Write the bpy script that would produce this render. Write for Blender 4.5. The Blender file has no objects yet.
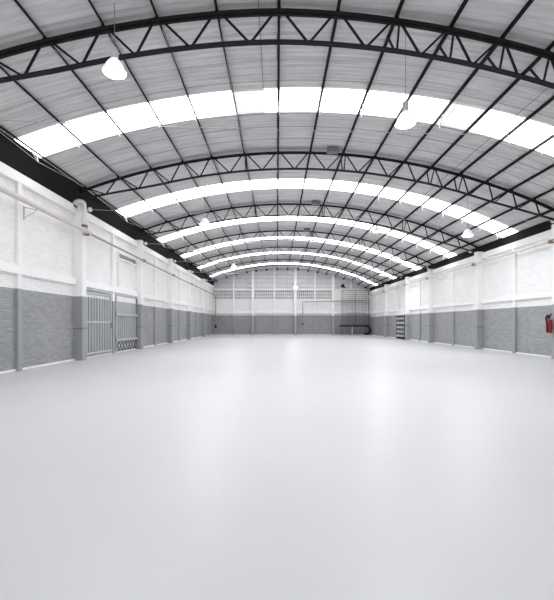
import bpy, math
from mathutils import Vector

scn = bpy.context.scene
COL = scn.collection
EYE = 1.5                      # camera height above the floor
# ------------------------------------------------------------------ geometry helper
class MB:
    def __init__(s):
        s.v = []; s.f = []; s.m = []; s.sm = []
    def add(s, vs, fs, mi=0, smooth=False):
        n = len(s.v)
        s.v += [tuple(p) for p in vs]
        for f in fs:
            s.f.append(tuple(i + n for i in f)); s.m.append(mi); s.sm.append(smooth)
        return s
    def box(s, x0, x1, y0, y1, z0, z1, mi=0):
        vs = [(x, y, z) for x in (x0, x1) for y in (y0, y1) for z in (z0, z1)]
        return s.add(vs, [(0, 1, 3, 2), (4, 6, 7, 5), (0, 4, 5, 1), (2, 3, 7, 6), (0, 2, 6, 4), (1, 5, 7, 3)], mi)
    def bbox(s, x0, x1, y0, y1, z0, z1, b=0.02, mi=0):
        """box with chamfered edges"""
        b = min(b, (x1-x0)*.45, (y1-y0)*.45, (z1-z0)*.45)
        vs = []; idx = {}
        X = (x0, x1); Y = (y0, y1); Z = (z0, z1)
        for i in (0, 1):
            for j in (0, 1):
                for k in (0, 1):
                    for a in range(3):
                        p = [X[i], Y[j], Z[k]]
                        for c in range(3):
                            if c != a:
                                p[c] += b * (1 if (i, j, k)[c] == 0 else -1)
                        idx[(i, j, k, a)] = len(vs); vs.append(p)
        fs = []
        for a in range(3):
            o = [c for c in range(3) if c != a]
            for e in (0, 1):
                q = []
                for (u, w) in ((0, 0), (1, 0), (1, 1), (0, 1)):
                    t = [0, 0, 0]; t[a] = e; t[o[0]] = u; t[o[1]] = w
                    q.append(idx[(*t, a)])
                fs.append(q if (e == 1) == (a != 1) else q[::-1])
        for a in range(3):
            o = [c for c in range(3) if c != a]
            for u in (0, 1):
                for w in (0, 1):
                    t0 = [0, 0, 0]; t0[o[0]] = u; t0[o[1]] = w; t1 = t0[:]; t1[a] = 1
                    fs.append([idx[(*t0, o[0])], idx[(*t1, o[0])], idx[(*t1, o[1])], idx[(*t0, o[1])]])
        for i in (0, 1):
            for j in (0, 1):
                for k in (0, 1):
                    fs.append([idx[(i, j, k, 0)], idx[(i, j, k, 1)], idx[(i, j, k, 2)]])
        return s.add(vs, fs, mi)
    def bar(s, a, b, w, h=None, up=(0, 0, 1), mi=0):
        """square section bar from a to b"""
        h = h or w
        a = Vector(a); b = Vector(b); d = (b - a).normalized(); up = Vector(up)
        if abs(d.dot(up)) > .98: up = Vector((0, 1, 0)) if abs(d.y) < .9 else Vector((1, 0, 0))
        sx = d.cross(up).normalized(); sz = sx.cross(d).normalized()
        vs = []
        for p in (a, b):
            for (i, j) in ((-1, -1), (1, -1), (1, 1), (-1, 1)):
                vs.append(p + sx * (i * w / 2) + sz * (j * h / 2))
        return s.add(vs, [(0, 1, 2, 3), (7, 6, 5, 4), (0, 4, 5, 1), (1, 5, 6, 2), (2, 6, 7, 3), (3, 7, 4, 0)], mi)
    def tube(s, pts, r, n=10, mi=0, cap=True):
        pts = [Vector(p) for p in pts]; rings = []
        ref = Vector((0, 0, 1))
        t0 = (pts[1] - pts[0]).normalized()
        if abs(t0.dot(ref)) > .9: ref = Vector((1, 0, 0))
        vs = []
        for i, p in enumerate(pts):
            if i == 0: t = pts[1] - pts[0]
            elif i == len(pts) - 1: t = pts[-1] - pts[-2]
            else: t = (pts[i + 1] - p).normalized() + (p - pts[i - 1]).normalized()
            t.normalize()
            u = (ref - t * ref.dot(t)).normalized(); w = t.cross(u); ref = u
            rr = r[i] if isinstance(r, (list, tuple)) else r
            for k in range(n):
                a = 2 * math.pi * k / n
                vs.append(p + u * (math.cos(a) * rr) + w * (math.sin(a) * rr))
        fs = []
        for i in range(len(pts) - 1):
            for k in range(n):
                fs.append((i*n + k, i*n + (k+1) % n, (i+1)*n + (k+1) % n, (i+1)*n + k))
        s.add(vs, fs, mi, True)
        if cap:
            m = len(pts) - 1
            s.add(vs[:n], [tuple(range(n))[::-1]], mi); s.add(vs[m*n:], [tuple(range(n))], mi)
        return s
    def lathe(s, prof, c=(0, 0, 0), n=24, mi=0):
        vs = []
        for (r, z) in prof:
            for k in range(n):
                a = 2 * math.pi * k / n
                vs.append((c[0] + r * math.cos(a), c[1] + r * math.sin(a), c[2] + z))
        fs = []
        for i in range(len(prof) - 1):
            for k in range(n):
                fs.append((i*n + k, i*n + (k+1) % n, (i+1)*n + (k+1) % n, (i+1)*n + k))
        return s.add(vs, fs, mi, True)
    def build(s, name, mats, parent=None, base=None, kind=None):
        off = Vector(base) if base is not None else Vector((0, 0, 0))
        me = bpy.data.meshes.new(name)
        me.from_pydata([tuple(Vector(p) - off) for p in s.v], [], s.f)
        for m in (mats if isinstance(mats, (list, tuple)) else [mats]): me.materials.append(m)
        me.polygons.foreach_set('material_index', s.m)
        me.polygons.foreach_set('use_smooth', s.sm)
        me.update()
        o = bpy.data.objects.new(name, me); COL.objects.link(o)
        if parent is not None: o.parent = parent
        elif base is not None: o.location = off
        if kind: o['kind'] = kind
        return o

def tag(o, label, cat, group=None):
    o['label'] = label; o['category'] = cat
    if group: o['group'] = group
    return o
def thing(name, label, cat, base, group=None):
    o = bpy.data.objects.new(name, None); COL.objects.link(o); o.location = base
    o.empty_display_size = .1
    return tag(o, label, cat, group)
def copy_thing(o):
    c = o.copy(); COL.objects.link(c)
    for ch in list(o.children):
        d = ch.copy(); COL.objects.link(d); d.parent = c
        for g in list(ch.children):
            e = g.copy(); COL.objects.link(e); e.parent = d
    return c

# ------------------------------------------------------------------ materials
def newmat(name):
    m = bpy.data.materials.new(name); m.use_nodes = True
    nt = m.node_tree; b = nt.nodes['Principled BSDF']
    return m, nt, b
def N(nt, t, **kw):
    n = nt.nodes.new(t)
    for k, v in kw.items(): setattr(n, k, v)
    return n
def L(nt, a, b): nt.links.new(a, b)
def mixcol(nt, fac, a, b, mode='MIX'):
    n = N(nt, 'ShaderNodeMix', data_type='RGBA', blend_type=mode)
    for i, v in ((0, fac), (6, a), (7, b)):
        if hasattr(v, 'is_output'): L(nt, v, n.inputs[i])
        elif i == 0: n.inputs[i].default_value = v
        else: n.inputs[i].default_value = (*v, 1)
    return n.outputs[2]
def noise(nt, vec, scale, detail=3, rough=.5):
    n = N(nt, 'ShaderNodeTexNoise'); n.inputs['Scale'].default_value = scale
    n.inputs['Detail'].default_value = detail; n.inputs['Roughness'].default_value = rough
    if vec is not None: L(nt, vec, n.inputs['Vector'])
    return n.outputs['Fac']
def ramp(nt, fac, stops):
    r = N(nt, 'ShaderNodeValToRGB'); e = r.color_ramp.elements
    while len(e) < len(stops): e.new(.5)
    for i, (p, c) in enumerate(stops):
        e[i].position = p; e[i].color = (c, c, c, 1) if not isinstance(c, tuple) else (*c, 1)
    L(nt, fac, r.inputs[0]); return r.outputs[0]
def plain(name, col, rough=.5, metal=0., var=.12, scale=6.):
    m, nt, b = newmat(name)
    tc = N(nt, 'ShaderNodeTexCoord')
    f = noise(nt, tc.outputs['Object'], scale, 4)
    c = mixcol(nt, f, tuple(x * (1 - var) for x in col), tuple(min(1, x * (1 + var)) for x in col))
    L(nt, c, b.inputs['Base Color'])
    b.inputs['Roughness'].default_value = rough; b.inputs['Metallic'].default_value = metal
    if max(col) < .03: b.inputs['Specular IOR Level'].default_value = .2
    return m

WHITE = (.92, .915, .912); GREY = (.355, .362, .378)
def wall_mat(name, axis, split, brick=True, white=WHITE, grey=GREY):
    """brickwork or render painted white above a line and grey below it"""
    m, nt, b = newmat(name)
    tc = N(nt, 'ShaderNodeTexCoord'); sp = N(nt, 'ShaderNodeSeparateXYZ'); L(nt, tc.outputs['Object'], sp.inputs[0])
    st = N(nt, 'ShaderNodeMath', operation='GREATER_THAN'); L(nt, sp.outputs['Z'], st.inputs[0]); st.inputs[1].default_value = split
    dirt = noise(nt, tc.outputs['Object'], .9, 6, .65)
    w = mixcol(nt, ramp(nt, dirt, [(.35, 0.), (.75, 1.)]), white, tuple(x * .93 for x in white))
    g = mixcol(nt, ramp(nt, dirt, [(.3, 0.), (.75, 1.)]), grey, tuple(x * .86 for x in grey))
    if brick:
        cv = N(nt, 'ShaderNodeCombineXYZ'); L(nt, sp.outputs[axis], cv.inputs[0]); L(nt, sp.outputs['Z'], cv.inputs[1])
        bt = N(nt, 'ShaderNodeTexBrick'); L(nt, cv.outputs[0], bt.inputs['Vector'])
        bt.inputs['Scale'].default_value = 1.; bt.inputs['Brick Width'].default_value = .26; bt.inputs['Row Height'].default_value = .08
        bt.inputs['Mortar Size'].default_value = .009; bt.inputs['Mortar Smooth'].default_value = .4; bt.inputs['Bias'].default_value = 0
        bt.inputs['Color1'].default_value = (.86, .86, .86, 1); bt.inputs['Color2'].default_value = (1.14, 1.14, 1.14, 1)
        bt.inputs['Mortar'].default_value = (.92, .92, .92, 1)
        g = mixcol(nt, .9, g, bt.outputs['Color'], 'MULTIPLY')
        w = mixcol(nt, .3, w, bt.outputs['Color'], 'MULTIPLY')
        bm = N(nt, 'ShaderNodeBump'); bm.inputs['Strength'].default_value = .7; bm.inputs['Distance'].default_value = .02
        inv = N(nt, 'ShaderNodeMath', operation='SUBTRACT'); inv.inputs[0].default_value = 1; L(nt, bt.outputs['Fac'], inv.inputs[1])
        n2 = noise(nt, tc.outputs['Object'], 9., 4); ad = N(nt, 'ShaderNodeMath', operation='MULTIPLY_ADD')
        L(nt, n2, ad.inputs[0]); ad.inputs[1].default_value = .8; L(nt, inv.outputs[0], ad.inputs[2])
        L(nt, ad.outputs[0], bm.inputs['Height']); L(nt, bm.outputs[0], b.inputs['Normal'])
    L(nt, mixcol(nt, st.outputs[0], g, w), b.inputs['Base Color'])
    b.inputs['Roughness'].default_value = .5
    return m

SPLIT_L, SPLIT_R, SPLIT_F = EYE + 1.07, EYE + .77, EYE + .94
M_WL = wall_mat('paint_left_brick', 'Y', SPLIT_L)
M_WR = wall_mat('paint_right_brick', 'Y', SPLIT_R)
M_WF = wall_mat('paint_far_brick', 'X', SPLIT_F)
M_PL = wall_mat('paint_left_render', 'Y', SPLIT_L, False)
M_PR = wall_mat('paint_right_render', 'Y', SPLIT_R, False)
M_PF = wall_mat('paint_far_render', 'X', SPLIT_F, False)
M_STEEL = plain('black_steel', (.016, .016, .018), .75)
M_DARK = plain('dark_gutter', (.008, .008, .009), .8)
M_ROD = plain('pale_rod', (.50, .50, .51), .4)
M_TIE = plain('white_cable', (.45, .45, .46), .6)
M_PIPE = plain('cream_pipe', (.66, .59, .545), .4, 0, .14, 3.)
M_RUST = plain('rusty_joint', (.20, .13, .10), .6)
M_GRP = plain('grey_pipe', (.33, .31, .29), .5)
M_BLK = plain('black_rubber', (.015, .015, .016), .5)
M_RED = plain('red_enamel', (.34, .025, .032), .35)
M_WHT = plain('white_plaster', (.84, .84, .84), .6)
M_GSTL = plain('grey_steel', (.20, .205, .21), .45)
M_LSTL = plain('light_grey_steel', (.45, .455, .465), .45)
M_CLAD = None

def floor_mat():
    m, nt, b = newmat('grey_epoxy')
    tc = N(nt, 'ShaderNodeTexCoord')
    f1 = noise(nt, tc.outputs['Object'], .35, 5, .6)
    c = mixcol(nt, ramp(nt, f1, [(.3, 0.), (.7, 1.)]), (.570, .570, .580), (.594, .595, .603))
    L(nt, c, b.inputs['Base Color'])
    L(nt, ramp(nt, noise(nt, tc.outputs['Object'], 1.6, 5, .6), [(.2, .345), (.8, .40)]), b.inputs['Roughness'])
    b.inputs['Specular IOR Level'].default_value = .5
    return m
M_FLOOR = floor_mat()

def roof_mat():
    m, nt, b = newmat('fibre_cement_sheet')
    tc = N(nt, 'ShaderNodeTexCoord'); sp = N(nt, 'ShaderNodeSeparateXYZ'); L(nt, tc.outputs['Object'], sp.inputs[0])
    cv = N(nt, 'ShaderNodeCombineXYZ'); L(nt, sp.outputs['X'], cv.inputs[0]); L(nt, sp.outputs['Y'], cv.inputs[1])
    bt = N(nt, 'ShaderNodeTexBrick'); L(nt, cv.outputs[0], bt.inputs['Vector'])
    bt.offset = .37
    bt.inputs['Scale'].default_value = 1.; bt.inputs['Brick Width'].default_value = 40.8; bt.inputs['Row Height'].default_value = .9
    bt.inputs['Mortar Size'].default_value = .012; bt.inputs['Mortar Smooth'].default_value = .3; bt.inputs['Bias'].default_value = 0
    bt.inputs['Color1'].default_value = (.68, .675, .68, 1); bt.inputs['Color2'].default_value = (.76, .755, .76, 1)
    bt.inputs['Mortar'].default_value = (.32, .32, .32, 1)
    mp = N(nt, 'ShaderNodeMapping'); mp.inputs['Scale'].default_value = (.3, 4., 1); L(nt, cv.outputs[0], mp.inputs[0])
    st = noise(nt, mp.outputs[0], 1.6, 6, .65)
    c = mixcol(nt, 1., bt.outputs['Color'], ramp(nt, st, [(.3, .76), (.65, 1.08)]), 'MULTIPLY')
    L(nt, c, b.inputs['Base Color']); b.inputs['Roughness'].default_value = .8
    return m
M_ROOF = roof_mat()

def sky_mat(name, col, s):
    """translucent rooflight sheet lit by the daylight on it"""
    m, nt, b = newmat(name)
    tc = N(nt, 'ShaderNodeTexCoord'); sp = N(nt, 'ShaderNodeSeparateXYZ'); L(nt, tc.outputs['Object'], sp.inputs[0])
    cv = N(nt, 'ShaderNodeMapping'); cv.inputs['Scale'].default_value = (.3, 6, 1); L(nt, tc.outputs['Object'], cv.inputs[0])
    f = noise(nt, cv.outputs[0], 2., 4)
    c = mixcol(nt, f, tuple(x * .82 for x in col), col)
    L(nt, c, b.inputs['Base Color']); L(nt, c, b.inputs['Emission Color'])
    b.inputs['Emission Strength'].default_value = s; b.inputs['Roughness'].default_value = .5
    return m
SKY = 4.75
M_SKY = sky_mat('rooflight_sheet', (.985, .99, 1.), SKY)
M_SKYD = sky_mat('dull_rooflight_sheet', (.88, .835, .815), .60)
def emit(name, col, s, base=(.9, .9, .9)):
    m, nt, b = newmat(name)
    b.inputs['Base Color'].default_value = (*base, 1); b.inputs['Emission Color'].default_value = (*col, 1)
    b.inputs['Emission Strength'].default_value = s
    return m
M_BULB = emit('lamp_glow', (.95, .98, 1.), 190.)
M_SHADE = emit('lamp_shade_prismatic', (.95, .98, 1.), .35, (.85, .86, .88))
M_FLOOD = emit('flood_glow', (.85, .92, 1.), 160.)

# ------------------------------------------------------------------ layout
XL, XR = -8.14, 11.82           # inner faces of the side walls
PL, PR = -7.80, 11.46          # faces of their pillars
YF, YB = 51.0, -9.0
TOPL, TOPR = EYE + 4.67, EYE + 3.98
APEX, X0, R = EYE + 6.9, .75, 24.8
ZC = APEX - R
ARCH = [8.84, 16.2, 23.2, 29.9, 36.3, 43.4]
SKEW = [.08, 0, 0, 0, 0, 0]   # the right half of the first arch stands slightly askew
PILR = [8.85, 16.55, 23.1, 30.3, 35.65, 42.6]
SKYL = [12.75, 20.35, 27.0, 33.4, 40.2, 47.4]
SKYHID = [-4.5, 5.2]  # unseen rooflight strips in the ceiling mesh, added to light the near floor
SW = .65
OFF = .19                      # sheets above the top chord
PURX = [-7.74, -6.42, -5.1, -3.82, -2.64, -1.32, .05, 1.36, 2.7, 3.98, 5.2, 6.3, 7.45, 8.5, 9.48, 10.4, 11.3]
def rp(x, off=0., y=0.):
    """point on the vault: x measured along the top chord, off square to it"""
    th = math.asin((x - X0) / R)
    return Vector((X0 + (R + off) * math.sin(th), y, ZC + (R + off) * math.cos(th)))
def rz(x, off=OFF): return ZC + math.sqrt((R + off) ** 2 - (x - X0) ** 2)

# ------------------------------------------------------------------ setting
MB().box(XL - .5, XR + .5, YB - .3, YF + .3, -.25, 0).build('floor', M_FLOOR, kind='structure')

# corrugated vault: real waves, strips left open for the rooflights
def sheet(mb, xs, y0, y1, mi=0, amp=.028, pitch=.177, per=5, thick=.0):
    n = max(2, int(round((y1 - y0) / pitch * per)))
    vs = []
    for j in range(n + 1):
        y = y0 + (y1 - y0) * j / n
        w = amp * math.cos(2 * math.pi * y / pitch)
        for x in xs: vs.append(rp(x, OFF + w, y))
    k = len(xs); fs = []
    for j in range(n):
        for i in range(k - 1):
            fs.append((j*k + i, (j+1)*k + i, (j+1)*k + i + 1, j*k + i + 1))
    mb.add(vs, fs, mi, True)
xs_roof = [-8.62 + (12.12 + 8.62) * i / 40 for i in range(41)]
cm = MB()
cuts = sorted(SKYL + SKYHID); y = YB
for c in cuts:
    sheet(cm, xs_roof, y, c - SW); y = c + SW
    if c in SKYHID: sheet(cm, xs_roof, c - SW, c + SW, 1)
sheet(cm, xs_roof, y, YF + .2)
ceil = cm.build('ceiling', [M_ROOF, M_SKY], kind='structure')

# ---- side walls
def side_wall(name, s, xin, xp, top, mb_, mp_, led, ys):
    wall = MB().box(min(xin, xin + s*.3), max(xin, xin + s*.3), YB, YF + .3, 0, top).build(name, mb_, kind='structure')
    def bx(part, d, y0, y1, z0, z1, mat=mp_, b=.012):
        a, c = sorted((xin + s*.02, xin - s*d))
        return MB().bbox(a, c, y0, y1, z0, z1, b).build(part, mat, wall)
    dp = abs(xp - xin)
    for i, ya in enumerate(ys):
        p = bx('pillar', dp, ya - .17, ya + .17, 0, top + .12)
        for zs in (EYE - .22, EYE + 2.15):
            a, c = sorted((xin, xp - s*.012))
            MB().bbox(a, c, ya - .182, ya + .182, zs - .03, zs + .03, .004).build('strap', M_GSTL if zs < EYE else mp_, p)
    edges = [YB] + ys + [YF]
    for i in range(len(edges) - 1):
        a, c = edges[i], edges[i + 1]
        if i == 0: a = 1.5
        bx('top_beam', .13, a + .2, c - .2 if c != YF else YF, top - .3, top + .02)
        bx('ledge', .13, a + .2, c - .2 if c != YF else YF, led[0], led[1])
        mid = (a + c) / 2
        bx('post', .11, mid - .11, mid + .11, 0, top - .05)
    return wall
wall_left = side_wall('wall_left', -1, XL, PL, TOPL, M_WL, M_PL, (EYE + 1.52, EYE + 1.80), ARCH)
wall_right = side_wall('wall_right', 1, XR, PR, TOPR, M_WR, M_PR, (EYE + 1.12, EYE + 1.34), PILR)
# black gutters between wall head and vault
def gutter(nm, pts):
    n = len(pts); vs = [(x, yy, z) for yy in (YB, YF) for (x, z) in pts]
    fs = [tuple(range(n)), tuple(range(2*n - 1, n - 1, -1))] + [(k, n + k, n + (k+1) % n, (k+1) % n) for k in range(n)]
    MB().add(vs, fs).build(nm, M_DARK, kind='structure')
gutter('trim_left', [(XL - .02, TOPL + .002), (XL + .25, rz(XL + .25) - .05), (XL - .45, rz(XL - .4)), (XL - .45, TOPL + .002)])
gutter('trim_right', [(XR + .02, TOPR + .002), (XR + .45, TOPR + .002), (XR + .45, rz(XR + .4)), (XR - .02, rz(XR - .02) - .05)])
# kerbs
MB().bbox(XL, XL + .05, 1.5, YF, 0, .07, .01).build('baseboard_left', M_WHT, kind='structure')
MB().bbox(XR - .05, XR, 1.5, YF, 0, .07, .01).build('baseboard_right', M_WHT, kind='structure')

# ---- far wall
def gable(mb, y0, y1, z0, zoff, x0=XL - .3, x1=XR + .3, n=40, mi=0):
    xs = [x0 + (x1 - x0) * i / n for i in range(n + 1)]
    vs = []
    for yy in (y0, y1):
        for x in xs: vs += [(x, yy, z0), (x, yy, rz(x) - zoff)]
    k = 2 * (n + 1); fs = []
    for i in range(n):
        a = 2 * i
        fs.append((a, a + 2, a + 3, a + 1)); fs.append((k + a, k + a + 1, k + a + 3, k + a + 2))
        fs.append((a + 1, a + 3, k + a + 3, k + a + 1)); fs.append((a, k + a, k + a + 2, a + 2))
    fs.append((0, 1, k + 1, k)); e = 2 * n
    fs.append((e, k + e, k + e + 1, e + 1))
    mb.add(vs, fs, mi)
ZS0, ZS1 = EYE + 3.05, EYE + 4.18
fw = MB().box(XL - .3, XR + .3, YF, YF + .3, 0, ZS0)
fu = MB(); gable(fu, YF + .22, YF + .3, ZS0 + .005, .03)
wall_upper = fu.build('wall_far_upper', M_PF, kind='structure')
wall_far = fw.build('wall_far', M_WF, kind='structure')
def clad_mat():
    m, nt, b = newmat('pale_cladding')
    tc = N(nt, 'ShaderNodeTexCoord'); sp = N(nt, 'ShaderNodeSeparateXYZ'); L(nt, tc.outputs['Object'], sp.inputs[0])
    cv = N(nt, 'ShaderNodeCombineXYZ'); L(nt, sp.outputs['X'], cv.inputs[0]); L(nt, sp.outputs['Z'], cv.inputs[1])
    bt = N(nt, 'ShaderNodeTexBrick'); L(nt, cv.outputs[0], bt.inputs['Vector'])
    bt.inputs['Scale'].default_value = 1.; bt.inputs['Brick Width'].default_value = 2.6; bt.inputs['Row Height'].default_value = .55
    bt.inputs['Mortar Size'].default_value = .02; bt.inputs['Bias'].default_value = 0
    bt.inputs['Color1'].default_value = (.62, .62, .635, 1); bt.inputs['Color2'].default_value = (.70, .70, .715, 1); bt.inputs['Mortar'].default_value = (.33, .33, .34, 1)
    L(nt, bt.outputs['Color'], b.inputs['Base Color']); b.inputs['Roughness'].default_value = .6
    return m
cl = MB(); gable(cl, YF + .02, YF + .2, ZS1, .04)
cl.build('wall_far_cladding', clad_mat(), kind='structure')
FX = lambda px: (px - 277) / 7.84
def fbx(part, x0, x1, d, z0, z1, mat=M_PF):
    return MB().bbox(x0, x1, YF - d, YF, z0, z1, .015).build(part, mat, None, kind='structure')
for px, w, d in ((253, .34, .35), (295.3, .36, .38), (333, .34, .35)):
    x = FX(px); fbx('pillar', x - w/2, x + w/2, d, 0, rz(x) - .15)
for px in (233.6, 274.4, 315, 351):
    x = FX(px); fbx('post', x - .09, x + .09, .16, 0, rz(x) - .15)
cols = [XL] + [FX(p) for p in (253, 295.3, 333)] + [XR]
for i in range(4):
    a = cols[i] + (.17 if i else 0); c = cols[i+1] - (.17 if i < 3 else 0)
    fbx('ledge', a, c, .26, EYE + 1.2, EYE + 1.46)
    fbx('beam', a, c, .12, ZS1 - .02, ZS1 + .16)
MB().bbox(XL, XR, YF - .05, YF, 0, .07, .01).build('baseboard_far', M_WHT, kind='structure')
# back wall behind the camera
wb = MB(); gable(wb, YB - .3, YB, 0, .02)
wb.build('wall_back', M_PF, kind='structure')

# ---- ventilation block screens in the far wall
M_BLOCK = plain('pale_block', (.80, .80, .81), .7)
M_VOID = plain('block_backing', (.34, .34, .345), .9, 0, .85, .7)  # mottled grey backing in place of the view out through the holes
def screen(a, c, label):
    base = ((a + c)/2, YF + .02, ZS0)
    t = thing('block_screen', label, 'ventilation screen', base, 'ventilation block screens')
    fr = MB(); n = max(4, int((c - a) / .24))
    rows = 3; h = (ZS1 - ZS0)
    for r in range(rows + 1):
        z = ZS0 + h * r / rows
        fr.box(a, c, YF + .02, YF + .16, max(ZS0 + .012, z - .055), min(ZS1 - .012, z + .055))
    for k in range(n + 1):
        x = a + (c - a) * k / n
        fr.box(max(a, x - .045), min(c, x + .045), YF + .025, YF + .155, ZS0 + .015, ZS1 - .015)
    fr.build('lattice', M_BLOCK, t, base)
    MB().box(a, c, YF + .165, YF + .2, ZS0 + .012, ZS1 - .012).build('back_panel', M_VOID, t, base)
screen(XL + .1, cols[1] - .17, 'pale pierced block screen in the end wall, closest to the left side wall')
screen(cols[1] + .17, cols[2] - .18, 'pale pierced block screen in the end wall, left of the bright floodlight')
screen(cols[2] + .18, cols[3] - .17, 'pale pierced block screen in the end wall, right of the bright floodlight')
MB().box(cols[3] + .17, XR, YF + .01, YF + .12, ZS0, ZS1).build('wall_far_infill', M_PF, kind='structure')

# ------------------------------------------------------------------ arch trusses
ORD = ['nearest', 'second', 'third', 'fourth', 'fifth', 'sixth and farthest']
XT0, XT1 = -8.0, 11.75
def arcbar(mb, xa, xb, off, w, h, yf, n=48):
    vs = []; m = n + 1
    for i in range(m):
        x = xa + (xb - xa) * i / n; o = off(x)
        for (dy, do) in ((-w/2, -h/2), (w/2, -h/2), (w/2, h/2), (-w/2, h/2)):
            vs.append(rp(x, o + do, yf(x) + dy))
    fs = []
    for i in range(n):
        for k in range(4):
            fs.append((i*4 + k, i*4 + (k+1) % 4, i*4 + 4 + (k+1) % 4, i*4 + 4 + k))
    fs += [(0, 3, 2, 1), (n*4, n*4+1, n*4+2, n*4+3)]
    mb.add(vs, fs)
def BOT(x):
    e = min(x - XT0, XT1 - x)
    return -.66 + (.36 * (1 - e / 3.2) ** 1.5 if e < 3.2 else 0)
BRACED = {0: [8, 9, 10, 11], 1: [8, 11, 12, 5], 2: [8, 5, 12], 3: [8, 11], 4: [8, 12], 5: [8]}
for i, ya in enumerate(ARCH):
    yf = lambda x, ya=ya, k=SKEW[i]: ya + k * (x + math.sqrt(x * x + .5)) / 2
    base = (X0, ya, APEX)
    t = thing('roof_truss', f'dark steel lattice arch truss spanning the hall, {ORD[i]} from the camera', 'roof truss', base, 'arched roof trusses')
    b = MB(); arcbar(b, XT0, XT1, lambda x: 0, .19, .04, yf)
    arcbar(b, XT0, XT1, lambda x: -.03, .03, .05, yf)
    for k in range(len(PURX)):   # cleats that carry the purlins
        p = rp(PURX[k], .05, yf(PURX[k])); b.box(p.x - .04, p.x + .04, p.y - .06, p.y + .06, p.z - .05, p.z + .03)
    b.build('top_chord', M_STEEL, t, base)
    b = MB(); arcbar(b, XT0, XT1, BOT, .14, .03, yf)
    arcbar(b, XT0, XT1, lambda x: BOT(x) + .025, .025, .04, yf)
    b.build('bottom_chord', M_STEEL, t, base)
    for k in range(len(PURX) - 1):
        a, c = PURX[k], PURX[k + 1]; m = (a + c) / 2; g = (c - a) * .09
        for (x1, x2) in ((a + g, m - .03), (c - g, m + .03)):
            MB().bar(rp(x1, -.02, yf(x1)), rp(x2, BOT(x2) + .02, yf(x2)), .042, .042, (0, 1, 0)).build('web_brace', M_STEEL, t, base)
    for k in BRACED[i]:
        x = PURX[k]
        MB().bar(rp(x + .07, -.02, yf(x)), rp(x + .07, BOT(x) + .02, yf(x)), .04, .04, (0, 1, 0)).build('web_brace', M_STEEL, t, base)
        MB().bar(rp(x, .05, yf(x) + .62), rp(x, BOT(x) + .02, yf(x)), .04, .04, (1, 0, 0)).build('fly_brace', M_STEEL, t, base)

# ------------------------------------------------------------------ purlins (Z section) with under-slung tie rods
RIDGE = 6
NTH = ['', 'first', 'second', 'third', 'fourth', 'fifth', 'sixth', 'seventh', 'eighth', 'ninth', 'tenth']
for k, x in enumerate(PURX):
    d = k - RIDGE
    if d == 0: lab = 'long dark steel purlin running along the ridge of the vault'
    elif k == 0: lab = 'long dark steel eaves purlin beside the left black gutter'
    elif k == len(PURX) - 1: lab = 'long dark steel eaves purlin beside the right black gutter'
    else: lab = f'long dark steel purlin, {NTH[abs(d)]} to the {"left" if d < 0 else "right"} of the ridge purlin'
    base = rp(x, .1, 2.)
    t = thing('purlin', lab, 'purlin', base, 'roof purlins')
    b = MB(); th = math.asin((x - X0) / R)
    tx = Vector((math.cos(th), 0, -math.sin(th))); nn = Vector((math.sin(th), 0, math.cos(th)))
    c = rp(x, .115, 0)
    def prism(u0, u1, v0, v1):
        vs = []
        for yy in (2., YF):
            for (u, v) in ((u0, v0), (u1, v0), (u1, v1), (u0, v1)):
                p = c + tx * u + nn * v; vs.append((p.x, yy, p.z))
        b.add(vs, [(0, 1, 2, 3), (7, 6, 5, 4), (0, 4, 5, 1), (1, 5, 6, 2), (2, 6, 7, 3), (3, 7, 4, 0)])
    prism(-.011, .011, -.02, .04); prism(-.011, .032, -.028, -.02); prism(-.034, .013, .04, .048)
    b.build('rail', M_STEEL, t, base)
    p = rp(x, -.06, YF); MB().box(p.x - .11, p.x + .11, YF - .14, YF + .01, p.z - .07, p.z + .1).build('end_cleat', M_STEEL, t, base)
    bays = [ARCH[j] for j in range(len(ARCH))] + [YF - .1]
    for j in range(len(bays) - 1):
        ya, yb = bays[j], bays[j + 1]; ym = SKYL[j]
        r = MB(); q = rp(x + .03, -.30, ym)
        r.tube([rp(x + .03, .05, ya + .3), q, rp(x + .03, .05, yb - .3)], .008, 5)
        r.bar(rp(x, .07, ym - .16), q, .022); r.bar(rp(x, .07, ym + .16), q, .022)
        r.build('tie_rod', M_ROD, t, base)

# ------------------------------------------------------------------ rooflights
pan = [-8.6] + PURX[1:-1] + [12.1]
for i, yc in enumerate(SKYL):
    base = rp(X0, OFF, yc)
    t = thing('rooflight', f'translucent white rooflight strip glowing across the vault, {ORD[i]} from the camera', 'skylight', base, 'rooflight strips')
    for k in range(len(pan) - 1):
        dull = (i == 0 and k in (5, 10))
        cuts = [(pan[k], pan[k + 1], dull)]
        if i == 0 and k == 5: cuts = [(pan[k], -.42, True), (-.42, pan[k + 1], False)]
        for (a, c, dl) in cuts:
            s = MB(); sheet(s, [a + .004 + (c - a - .008) * q / 4 for q in range(5)], yc - SW - .03, yc + SW + .03, amp=.018)
            o = s.build('panel', M_SKYD if dl else M_SKY, t, base)
            if dl: o['label'] = 'dull yellowed panel'

# ------------------------------------------------------------------ wall to wall tie cables under the trusses
for i, ya in enumerate(ARCH):
    za, zb = EYE + 4.66, EYE + 4.2
    yy = ya + .23; base = ((XL + XR)/2, yy, (za + zb)/2)
    t = thing('tie_cable', f'thin pale tie cable strung from wall to wall below the {ORD[i]} arch', 'cable', base, 'tie cables')
    pts = [(PL + .12 + (PR - PL - .24) * q / 16, yy, za + (zb - za) * q / 16 - .10 * (1 - (q / 8 - 1) ** 2)) for q in range(17)]
    MB().tube(pts, .009, 6).build('strand', M_TIE, t, base)
    for p in (pts[0], pts[-1]):
        MB().lathe([(0.001, -.10), (.06, -.08), (.095, 0), (.06, .08), (.001, .10)], p, 12).build('end_ball', M_WHT, t, base)

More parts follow.
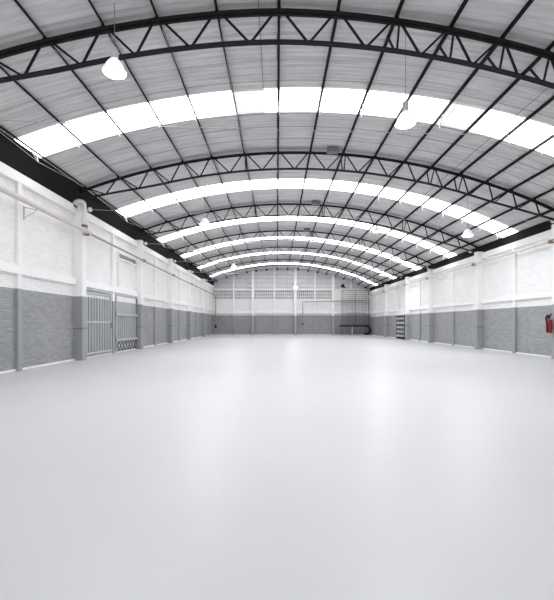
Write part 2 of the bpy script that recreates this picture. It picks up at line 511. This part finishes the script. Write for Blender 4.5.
# ------------------------------------------------------------------ pendant high-bay lamps
def make_lamp():
    t = thing('pendant_lamp', '', 'lamp', (0, 0, 0), 'pendant high bay lamps')
    MB().lathe([(.001, .52), (.045, .52), (.07, .49), (.075, .33), (.05, .31), (.05, .28)], n=20).build('housing', M_LSTL, t)
    MB().lathe([(.05, .29), (.085, .27), (.13, .22), (.175, .15), (.21, .07), (.235, 0), (.24, -.012), (.228, -.008), (.203, .07), (.168, .145), (.12, .21), (.07, .26)], n=28).build('shade', M_SHADE, t)
    MB().lathe([(.001, -.05), (.09, -.045), (.17, -.025), (.215, .0), (.222, .02)], n=24).build('bulb', M_BULB, t)
    return t
LAMPS = [(-3.41, 8.4, EYE + 5.26, 'bright white high bay lamp hanging in front of the nearest arch, left side'),
         (3.02, 9.4, EYE + 4.68, 'bright white high bay lamp hanging before the nearest rooflight strip, right side'),
         (-3.33, 18.5, EYE + 4.55, 'white bell shaped lamp hanging between the second and third arches, left side'),
         (8.6, 18.05, EYE + 3.95, 'white bell shaped lamp hanging near the right wall before the second rooflight end'),
         (6.2, 25., EYE + 5.72, 'white lamp hung high against the third rooflight strip, right of centre'),
         (9.0, 34., EYE + 4.1, 'small distant white lamp hanging low near the far right wall corner'),
         (-3.9, 36., EYE + 5.05, 'small distant white lamp hanging left of centre before the last rooflights')]
proto = make_lamp()
cords = []
for i, (x, y, z, lab) in enumerate(LAMPS):
    o = proto if i == 0 else copy_thing(proto)
    o.location = (x, y, z); o['label'] = lab
for o in [q for q in COL.objects if q.get('category') == 'lamp']:
    x, y, z = o.location
    MB().tube([(0, 0, .51), (0, 0, rz(x) - z - .03)], .007, 6).build('cord', M_GSTL, o)

# ------------------------------------------------------------------ pipes
zp = EYE + 3.70
pb = (XL + .5, 12., zp)
t = thing('drain_pipe', 'thick cream drain pipe along the left wall as far as the first big pillar', 'pipe', pb)
xp = PL + .115
MB().tube([(xp, 3., zp + .1), (xp, 16.2, zp)], .085, 14).build('pipe_run', M_PIPE, t, pb)
MB().tube([(xp, 16.0, zp), (xp, 16.42, zp)], .12, 14).build('collar', M_PIPE, t, pb)
MB().tube([(xp, 16.16, zp - .16), (xp, 16.16, zp - .07)], .1, 12).build('rusty_clip', M_RUST, t, pb)['label'] = 'rusty brown clip'
pb = (PL + .1, 16.2, zp + .5)
t = thing('downpipe', 'white swan neck downpipe curving out of the black gutter on the left pillar', 'pipe', pb)
x = PL + .085; zt = TOPL - .08; xg = XL + .10
neck = [(xg, 15.84, zt + .02), (xg, 15.86, zt + .12)]
for a in range(0, 181, 18):
    r_ = math.radians(a); neck.append((xg + (x - xg) * (1 - math.cos(r_)) / 2, 15.9 + .1 * a / 180, zt + .14 + .13 * math.sin(r_)))
neck += [(x, 16.02, zt - .15), (x, 16.04, zp + .13)]
M_DPIPE = plain('white_pipe', (.80, .78, .765), .4, 0, .08, 3.)
MB().tube(neck, .088, 14).build('pipe_run', M_DPIPE, t, pb)
MB().tube([(xg, 15.84, zt + .0), (xg, 15.85, zt + .06)], .12, 14).build('collar', M_RUST, t, pb)
MB().tube([(x, 16.02, zt - .1), (x, 16.025, zt - .04)], .11, 14).build('collar', M_DPIPE, t, pb)
MB().tube([(x, 16.035, zp + .14), (x, 16.04, zp + .22)], .115, 14).build('collar', M_RUST, t, pb)
pb = (PL + .1, 30., zp)
t = thing('water_pipe', 'thin brownish pipe running on along the left wall into the far corner', 'pipe', pb)
xq = PL + .08; zq = zp - .25
MB().tube([(xq, 16.42, zp - .02), (xq, 30, zp - .16), (xq, YF - .62, zq), (xq - .02, YF - .5, zq - .12), (xq - .02, YF - .45, EYE - .2)], .05, 10).build('pipe_run', M_GRP, t, pb)
for ya in ARCH[2:]:
    f = (ya - 16.4) / 34.; MB().tube([(xq, ya - .1, zp - .02 - .25*f), (xq, ya + .1, zp - .03 - .25*f)], .075, 10).build('collar', M_RUST, t, pb)
MB().lathe([(.001, -.5), (.12, -.45), (.14, -.25), (.07, -.1), (.05, 0)], (xq - .02, YF - .45, EYE - .15), 12).build('valve', M_BLK, t, pb)
zr = EYE + 3.38; xr = PR - .09; pb = (xr, 20., zr)
t = thing('water_pipe', 'thin cream pipe with rusty joints along the right wall', 'pipe', pb)
MB().tube([(xr, 3., zr), (xr, 30., zr), (xr, YF - .95, zr - .15)], .055, 10).build('pipe_run', M_PIPE, t, pb)
for ya in PILR:
    MB().tube([(xr, ya - .12, zr), (xr, ya + .12, zr)], .085, 10).build('collar', M_RUST, t, pb)['label'] = 'rusty brown joint'
# wall bracket for the drain pipe
ym = (ARCH[0] + ARCH[1]) / 2; pb = (XL + .15, ym + .02, zp - .1)
b = MB(); xb = XL + .17
b.bar((xb, ym + .08, zp - .02), (xb, ym + .08, zp - .45), .03); b.bar((xb, ym + .08, zp - .05), (xb + .2, ym + .42, zp - .05), .025)
b.bar((xb, ym + .08, zp - .40), (xb + .2, ym + .42, zp - .06), .02)
tag(b.build('pipe_bracket', M_LSTL, None, pb), 'thin triangular steel bracket on the left wall post below the cream pipe', 'bracket')
# end wall pipe
pb = (5., YF - .3, EYE + 2.7); yw = YF - .42
t = thing('water_pipe', 'grey pipe bent along the end wall between floodlight pillar and right corner', 'pipe', pb)
MB().tube([(FX(302.5), yw, EYE + .0), (FX(302.5), yw, EYE + 2.58), (FX(303.3), yw, EYE + 2.66), (FX(331), yw, EYE + 2.76), (FX(366), yw, EYE + 2.86)], .05, 8).build('pipe_run', M_GRP, t, pb)
MB().lathe([(.001, -.22), (.09, -.2), (.1, -.05), (.05, .02)], (FX(302.5), yw, EYE), 10).build('valve', M_BLK, t, pb)

# ------------------------------------------------------------------ left wall gates and louvre
M_GATE = wall_mat('paint_gate', 'Y', EYE + 1.1, False, (.80, .80, .80), (.40, .405, .415))
g0, g1 = 16.42, 19.5; base = (XL + .06, (g0 + g1)/2, 0)
t = thing('steel_gate', 'tall ribbed steel gate beside the first big pillar on the left wall', 'gate', base, 'gates in the left wall')
zt_, zb_ = EYE + 1.36, .13
f = MB(); f.box(XL + .001, XL + .03, g0, g1, .02, zt_ + .06); f.build('back_panel', M_GSTL, t, base)  # dark slab added behind the gate to stand for the shaded gaps round it
f = MB(); f.box(XL + .03, XL + .05, g0 + .08, g1 - .12, zb_, zt_); f.build('sheet', M_GATE, t, base)
n = 10
for k in range(n):
    yy = g0 + .12 + (g1 - g0 - .42) * (k + .5) / n
    MB().bbox(XL + .04, XL + .10, yy - .075, yy + .075, zb_ + .05, zt_ - .12, .015).build('rib', M_GATE, t, base)
for z in (zt_ - .06, EYE + .03, zb_ + .05):
    MB().bbox(XL + .04, XL + .125, g0 + .05, g1 - .15, z - .05, z + .05, .01).build('rail', M_LSTL, t, base)
for yy in (g0 + .05, g1 - .13):
    MB().bbox(XL + .03, XL + .12, yy - .05, yy + .05, zb_ - .06, zt_, .01).build('stile', M_LSTL, t, base)
MB().tube([(XL + .13, g1 - .22, EYE - .25), (XL + .17, g1 - .22, EYE - .2), (XL + .17, g1 - .22, EYE + .0), (XL + .13, g1 - .22, EYE + .05)], .012, 6).build('handle', M_BLK, t, base)
h0, h1 = 19.98, 22.98; base = (XL + .06, (h0 + h1)/2, 0)
t = thing('steel_gate', 'steel gate with plain top panel and open lattice foot, right of the ribbed gate', 'gate', base, 'gates in the left wall')
MB().box(XL + .001, XL + .03, h0, h1, .02, EYE + 1.42).build('back_panel', M_GSTL, t, base)  # dark slab standing in for the shaded gaps, as behind the ribbed gate
MB().box(XL + .03, XL + .055, h0 + .05, h1 - .05, EYE + .42, EYE + 1.38).build('upper_panel', M_GATE, t, base)
MB().box(XL + .03, XL + .05, h0 + .05, h1 - .05, EYE - .86, EYE + .42).build('sheet', M_GATE, t, base)
for k in range(11):
    yy = h0 + .1 + (h1 - h0 - .2) * (k + .5) / 11
    MB().bbox(XL + .04, XL + .095, yy - .07, yy + .07, EYE - .82, EYE + .38, .015).build('rib', M_GATE, t, base)
for z in (EYE + .43, EYE - .87):
    MB().bbox(XL + .04, XL + .15, h0, h1, z - .06, z + .06, .01).build('rail', M_LSTL, t, base)
for yy in (h0 + .04, h1 - .04):
    MB().bbox(XL + .03, XL + .12, yy - .04, yy + .04, .02, EYE + 1.4, .01).build('stile', M_LSTL if yy < 21 else M_GSTL, t, base)
MB().box(XL + .03, XL + .04, h0 + .08, h1 - .08, .12, EYE - .95).build('lower_panel', M_LSTL, t, base)
lt = MB(); 
for k in range(7):
    ya = h0 + .1 + (h1 - h0 - .2) * k / 7; yb = h0 + .1 + (h1 - h0 - .2) * (k + 1) / 7
    lt.bar((XL + .06, ya, .1), (XL + .06, yb, EYE - .94), .018); lt.bar((XL + .06, yb, .1), (XL + .06, ya, EYE - .94), .018)
lt.bar((XL + .06, h0 + .08, .1), (XL + .06, h1 - .08, .1), .03)
lt.build('lattice', M_BLK, t, base)
# louvre
base = (XL + .1, 21.5, EYE + 3.3)
t = thing('wall_louver', 'white slatted louver under the pipe above the second left wall gate', 'louver', base)
q0, q1 = 20.4, 22.95; zl = EYE + 3.46
MB().box(XL + .001, XL + .02, q0, q1, zl - .12, zl + .12).build('back_panel', M_BLK, t, base)
for k in range(4):
    z = zl - .10 + .20 * k / 3
    MB().bar((XL + .07, q0, z), (XL + .07, q1, z), .07, .022, (.5, 0, 1)).build('slat', M_WHT, t, base)
for (a, c, z0, z1) in ((q0 - .06, q0, zl - 1.6, zl + .15), (q1, q1 + .06, zl - 1.6, zl + .15)):
    MB().box(XL, XL + .1, a, c, z0, z1).build('jamb', M_WHT, t, base)
MB().box(XL, XL + .1, q0, q1, zl - .2, zl - .125).build('sill', M_WHT, t, base)

# ------------------------------------------------------------------ shelf rack on the right wall
r0, r1 = 36.0, 38.5; rt = EYE + .75; base = (XR - .2, (r0 + r1)/2, 0)
xf, xk = XR - .32, XR - .05
t = thing('shelf_rack', 'dark steel shelf rack with pale shelves standing against the right wall', 'shelf', base)
for (x, yy) in ((xf, r0), (xk, r0), (xf, r1), (xk, r1)):
    MB().bbox(x - .04, x + .04, yy - .04, yy + .04, 0, rt, .006).build('post', M_BLK if yy == r0 else M_GSTL, t, base)
for z in (.32, .72, 1.12, 1.52, 1.92):
    MB().bbox(xf - .03, xk + .03, r0 + .03, r1 - .03, z - .09, z + .05, .01).build('shelf', M_LSTL, t, base)
MB().box(xk + .01, xk + .03, r0, r1, .12, rt - .02).build('back_panel', M_GSTL, t, base)
MB().bbox(xf, xk, r0 + .02, r1, rt - .02, EYE + 1.22, .015).build('top_panel', M_WHT, t, base)['label'] = 'white top panel'
MB().box(xf, xk, r0 - .015, r0 + .015, .06, rt - .05).build('end_panel', M_GSTL, t, base)
MB().bbox(xf - .03, xk, r0 + .03, r1 - .03, .03, .16, .01).build('plinth', M_BLK, t, base)

# ------------------------------------------------------------------ fire extinguisher
ex, ey, ez = PR - .125, 16.68, EYE - .42; base = (ex, ey, ez)
t = thing('fire_extinguisher', 'red fire extinguisher with black hose hung on the right wall pillar', 'fire extinguisher', base)
body = MB().lathe([(.001, 0), (.085, .0), (.105, .03), (.108, .08), (.108, .46), (.098, .53), (.06, .58), (.035, .60)], (ex, ey, ez), 24)
body.build('cylinder', M_RED, t, base)
MB().lathe([(.036, .59), (.04, .62), (.04, .68), (.001, .69)], (ex, ey, ez), 14).build('valve', M_BLK, t, base)
hd = MB(); hd.bar((ex, ey - .02, ez + .70), (ex - .03, ey - .22, ez + .80), .05, .03); hd.bar((ex, ey - .02, ez + .66), (ex - .03, ey - .2, ez + .66), .045, .025)
hd.build('handle', M_BLK, t, base)
MB().tube([(ex, ey, ez + .66), (ex - .10, ey - .06, ez + .74), (ex - .17, ey - .09, ez + .64), (ex - .165, ey - .10, ez + .45), (ex - .13, ey - .10, ez + .2), (ex - .115, ey - .10, ez + .08)], [.03, .045, .045, .026, .026, .03], 8).build('hose', M_BLK, t, base)
MB().box(ex + .09, ex + .121, ey - .05, ey + .05, ez + .3, ez + .55).build('bracket', M_GSTL, t, base)

# ------------------------------------------------------------------ end wall: mesh cage on a bench, roll, lamps
mx0, mx1, mz0, mz1 = FX(341), 11.5, EYE - .28, EYE + 4.12
M_WIRE = plain('dark_wire', (.06, .06, .065), .6)
ymf = YF - .75; base = ((mx0 + mx1)/2, ymf, EYE - .28)
t = thing('mesh_panel', 'tall black wire mesh panel standing in the right corner of the end wall', 'mesh panel', base)
b = MB()
for x in (mx0, (mx0 + mx1)/2, mx1): b.bar((x, ymf, mz0), (x, ymf, mz1), .06)
for z in (mz0 + .03, mz1, EYE + 2.55): b.bar((mx0, ymf, z), (mx1, ymf, z), .05)
b.build('frame', M_WIRE, t, base)
b = MB(); nx, nz = 18, 17
for k in range(1, nx): x = mx0 + (mx1 - mx0)*k/nx; b.bar((x, ymf, mz0), (x, ymf, mz1), .021)
for k in range(1, nz): z = mz0 + (mz1 - mz0)*k/nz; b.bar((mx0, ymf + .02, z), (mx1, ymf + .02, z), .021)
b.build('mesh', M_WIRE, t, base)
base = ((mx0 + mx1)/2, YF - .75, 0); y0, y1 = YF - 1.15, YF - .42
t = thing('work_bench', 'long low dark bench carrying the mesh panel by the end wall', 'bench', base)
bx0, bx1 = FX(338.5), 11.5; zt2 = EYE - .29
MB().bbox(bx0, bx1, y0, y1, zt2 - .16, zt2, .01).build('top', M_BLK, t, base)
for x in (bx0 + .25, (bx0 + bx1)/2 - .3, bx1 - .35):
    for yy in (y0 + .08, y1 - .08):
        MB().bar((x, yy, .02), (x, yy, zt2 - .15), .09).build('leg', M_WHT if yy < YF - .8 and abs(x - (bx0+bx1)/2) < 1 else M_GSTL, t, base)
MB().bar((bx0 + .25, y1 - .08, .3), (bx1 - .35, y1 - .08, .3), .05).build('stretcher', M_GSTL, t, base)
cx, cy = 11.3, YF - 1.6
pts = [(cx - .55, cy, .16), (cx - .2, cy, .2), (cx + .12, cy, .3), (cx + .2, cy, .6), (cx + .05, cy + .05, .95), (cx - .2, cy + .1, 1.12)]
tag(MB().tube(pts, [.1, .17, .2, .17, .12, .05], 12).build('rubber_hose', M_BLK, None, (cx, cy, 0)), 'black curved hose lying against the bench end in the right far corner', 'hose')

fx, fz = FX(295.3), EYE + 4.45; base = (fx, YF - .5, fz)
t = thing('floodlight', 'bright lit floodlight on the middle pillar of the end wall', 'floodlight', base)
MB().bbox(fx - .22, fx + .22, YF - .62, YF - .46, fz - .16, fz + .16, .03).build('housing', M_LSTL, t, base)
MB().bbox(fx - .18, fx + .18, YF - .64, YF - .615, fz - .12, fz + .12, .008).build('lens', M_FLOOD, t, base)
MB().bar((fx, YF - .47, fz), (fx, YF - .36, fz), .08).build('bracket', M_GSTL, t, base)
wx, wz = FX(249.5), EYE + 4.75; base = (wx, YF - .2, wz)
t = thing('wall_lamp', 'small white wall lamp on a dark bracket above the left block screens', 'wall lamp', base)
MB().bbox(wx - .16, wx + .16, YF - .42, YF - .22, wz - .2, wz + .12, .04).build('shade', M_WHT, t, base)
MB().bar((wx, YF + .02, wz + .3), (wx, YF - .32, wz + .14), .07).build('bracket', M_BLK, t, base)
wx, wz = FX(343), EYE + 4.62; base = (wx, YF - .2, wz)
t = thing('horn_speaker', 'small black horn speaker on the end wall above the mesh panel', 'speaker', base)
MB().tube([(wx + .25, YF - .12, wz - .12), (wx + .05, YF - .25, wz), (wx - .15, YF - .42, wz + .14)], [.06, .12, .24], 14).build('horn', M_BLK, t, base)
MB().bar((wx + .2, YF + .02, wz - .1), (wx + .2, YF - .16, wz - .1), .06).build('bracket', M_BLK, t, base)

# ------------------------------------------------------------------ boxes clamped beside the second purlin on the arches
for i, (j, w) in enumerate(((1, 'second'), (2, 'third'), (3, 'fourth'))):
    x = 2.25; p = rp(x, .07, ARCH[j] - .2); base = tuple(p)
    t = thing('metal_box', f'small dark metal box fixed on top of the {w} arch right of the ridge', 'box', base, 'boxes on the arches')
    MB().bbox(p.x - .26, p.x + .22, p.y - .16, p.y + .12, p.z - .14, p.z + .09, .03).build('housing', M_GSTL, t, base)
    MB().bar((p.x + .15, p.y + .1, p.z - .06), (p.x + .15, p.y + .22, p.z - .10), .06).build('clamp', M_STEEL, t, base)

# ------------------------------------------------------------------ cables under the sheets
for x, lab, ya, yb in ((-.40, 'thin dark cable running lengthwise under the roof sheets just left of the ridge', 2., 12.2),
                       (7.1, 'thin dark cable running lengthwise under the right slope of the roof', 2., 20.)):
    pts = [rp(x, OFF - .06 - .02 * (q % 2), ya + (yb - ya) * q / 14) for q in range(15)]
    tag(MB().tube(pts, .011, 5).build('roof_cable', M_GSTL, None, tuple(pts[0])), lab, 'cable')

# ------------------------------------------------------------------ world, camera, output
w = bpy.data.worlds.new('overcast'); scn.world = w; w.use_nodes = True
w.node_tree.nodes['Background'].inputs[0].default_value = (.85, .9, 1., 1); w.node_tree.nodes['Background'].inputs[1].default_value = 1.
cam = bpy.data.cameras.new('camera'); co = bpy.data.objects.new('camera', cam); COL.objects.link(co)
co.location = (0, 0, EYE); co.rotation_euler = (math.pi/2, 0, 0)
cam.sensor_fit = 'VERTICAL'; cam.sensor_height = 36; cam.sensor_width = 36; cam.lens = 24.0
cam.shift_y = 23/600; cam.shift_x = 0; cam.clip_end = 300; cam.clip_start = .05
scn.camera = co
scn.view_settings.view_transform = 'Standard'; scn.view_settings.look = 'None'
scn.view_settings.exposure = 0.23; scn.view_settings.gamma = 1; scn.view_settings.use_curve_mapping = False
scn.cycles.use_denoising = True
scn.cycles.max_bounces = 10; scn.cycles.diffuse_bounces = 8
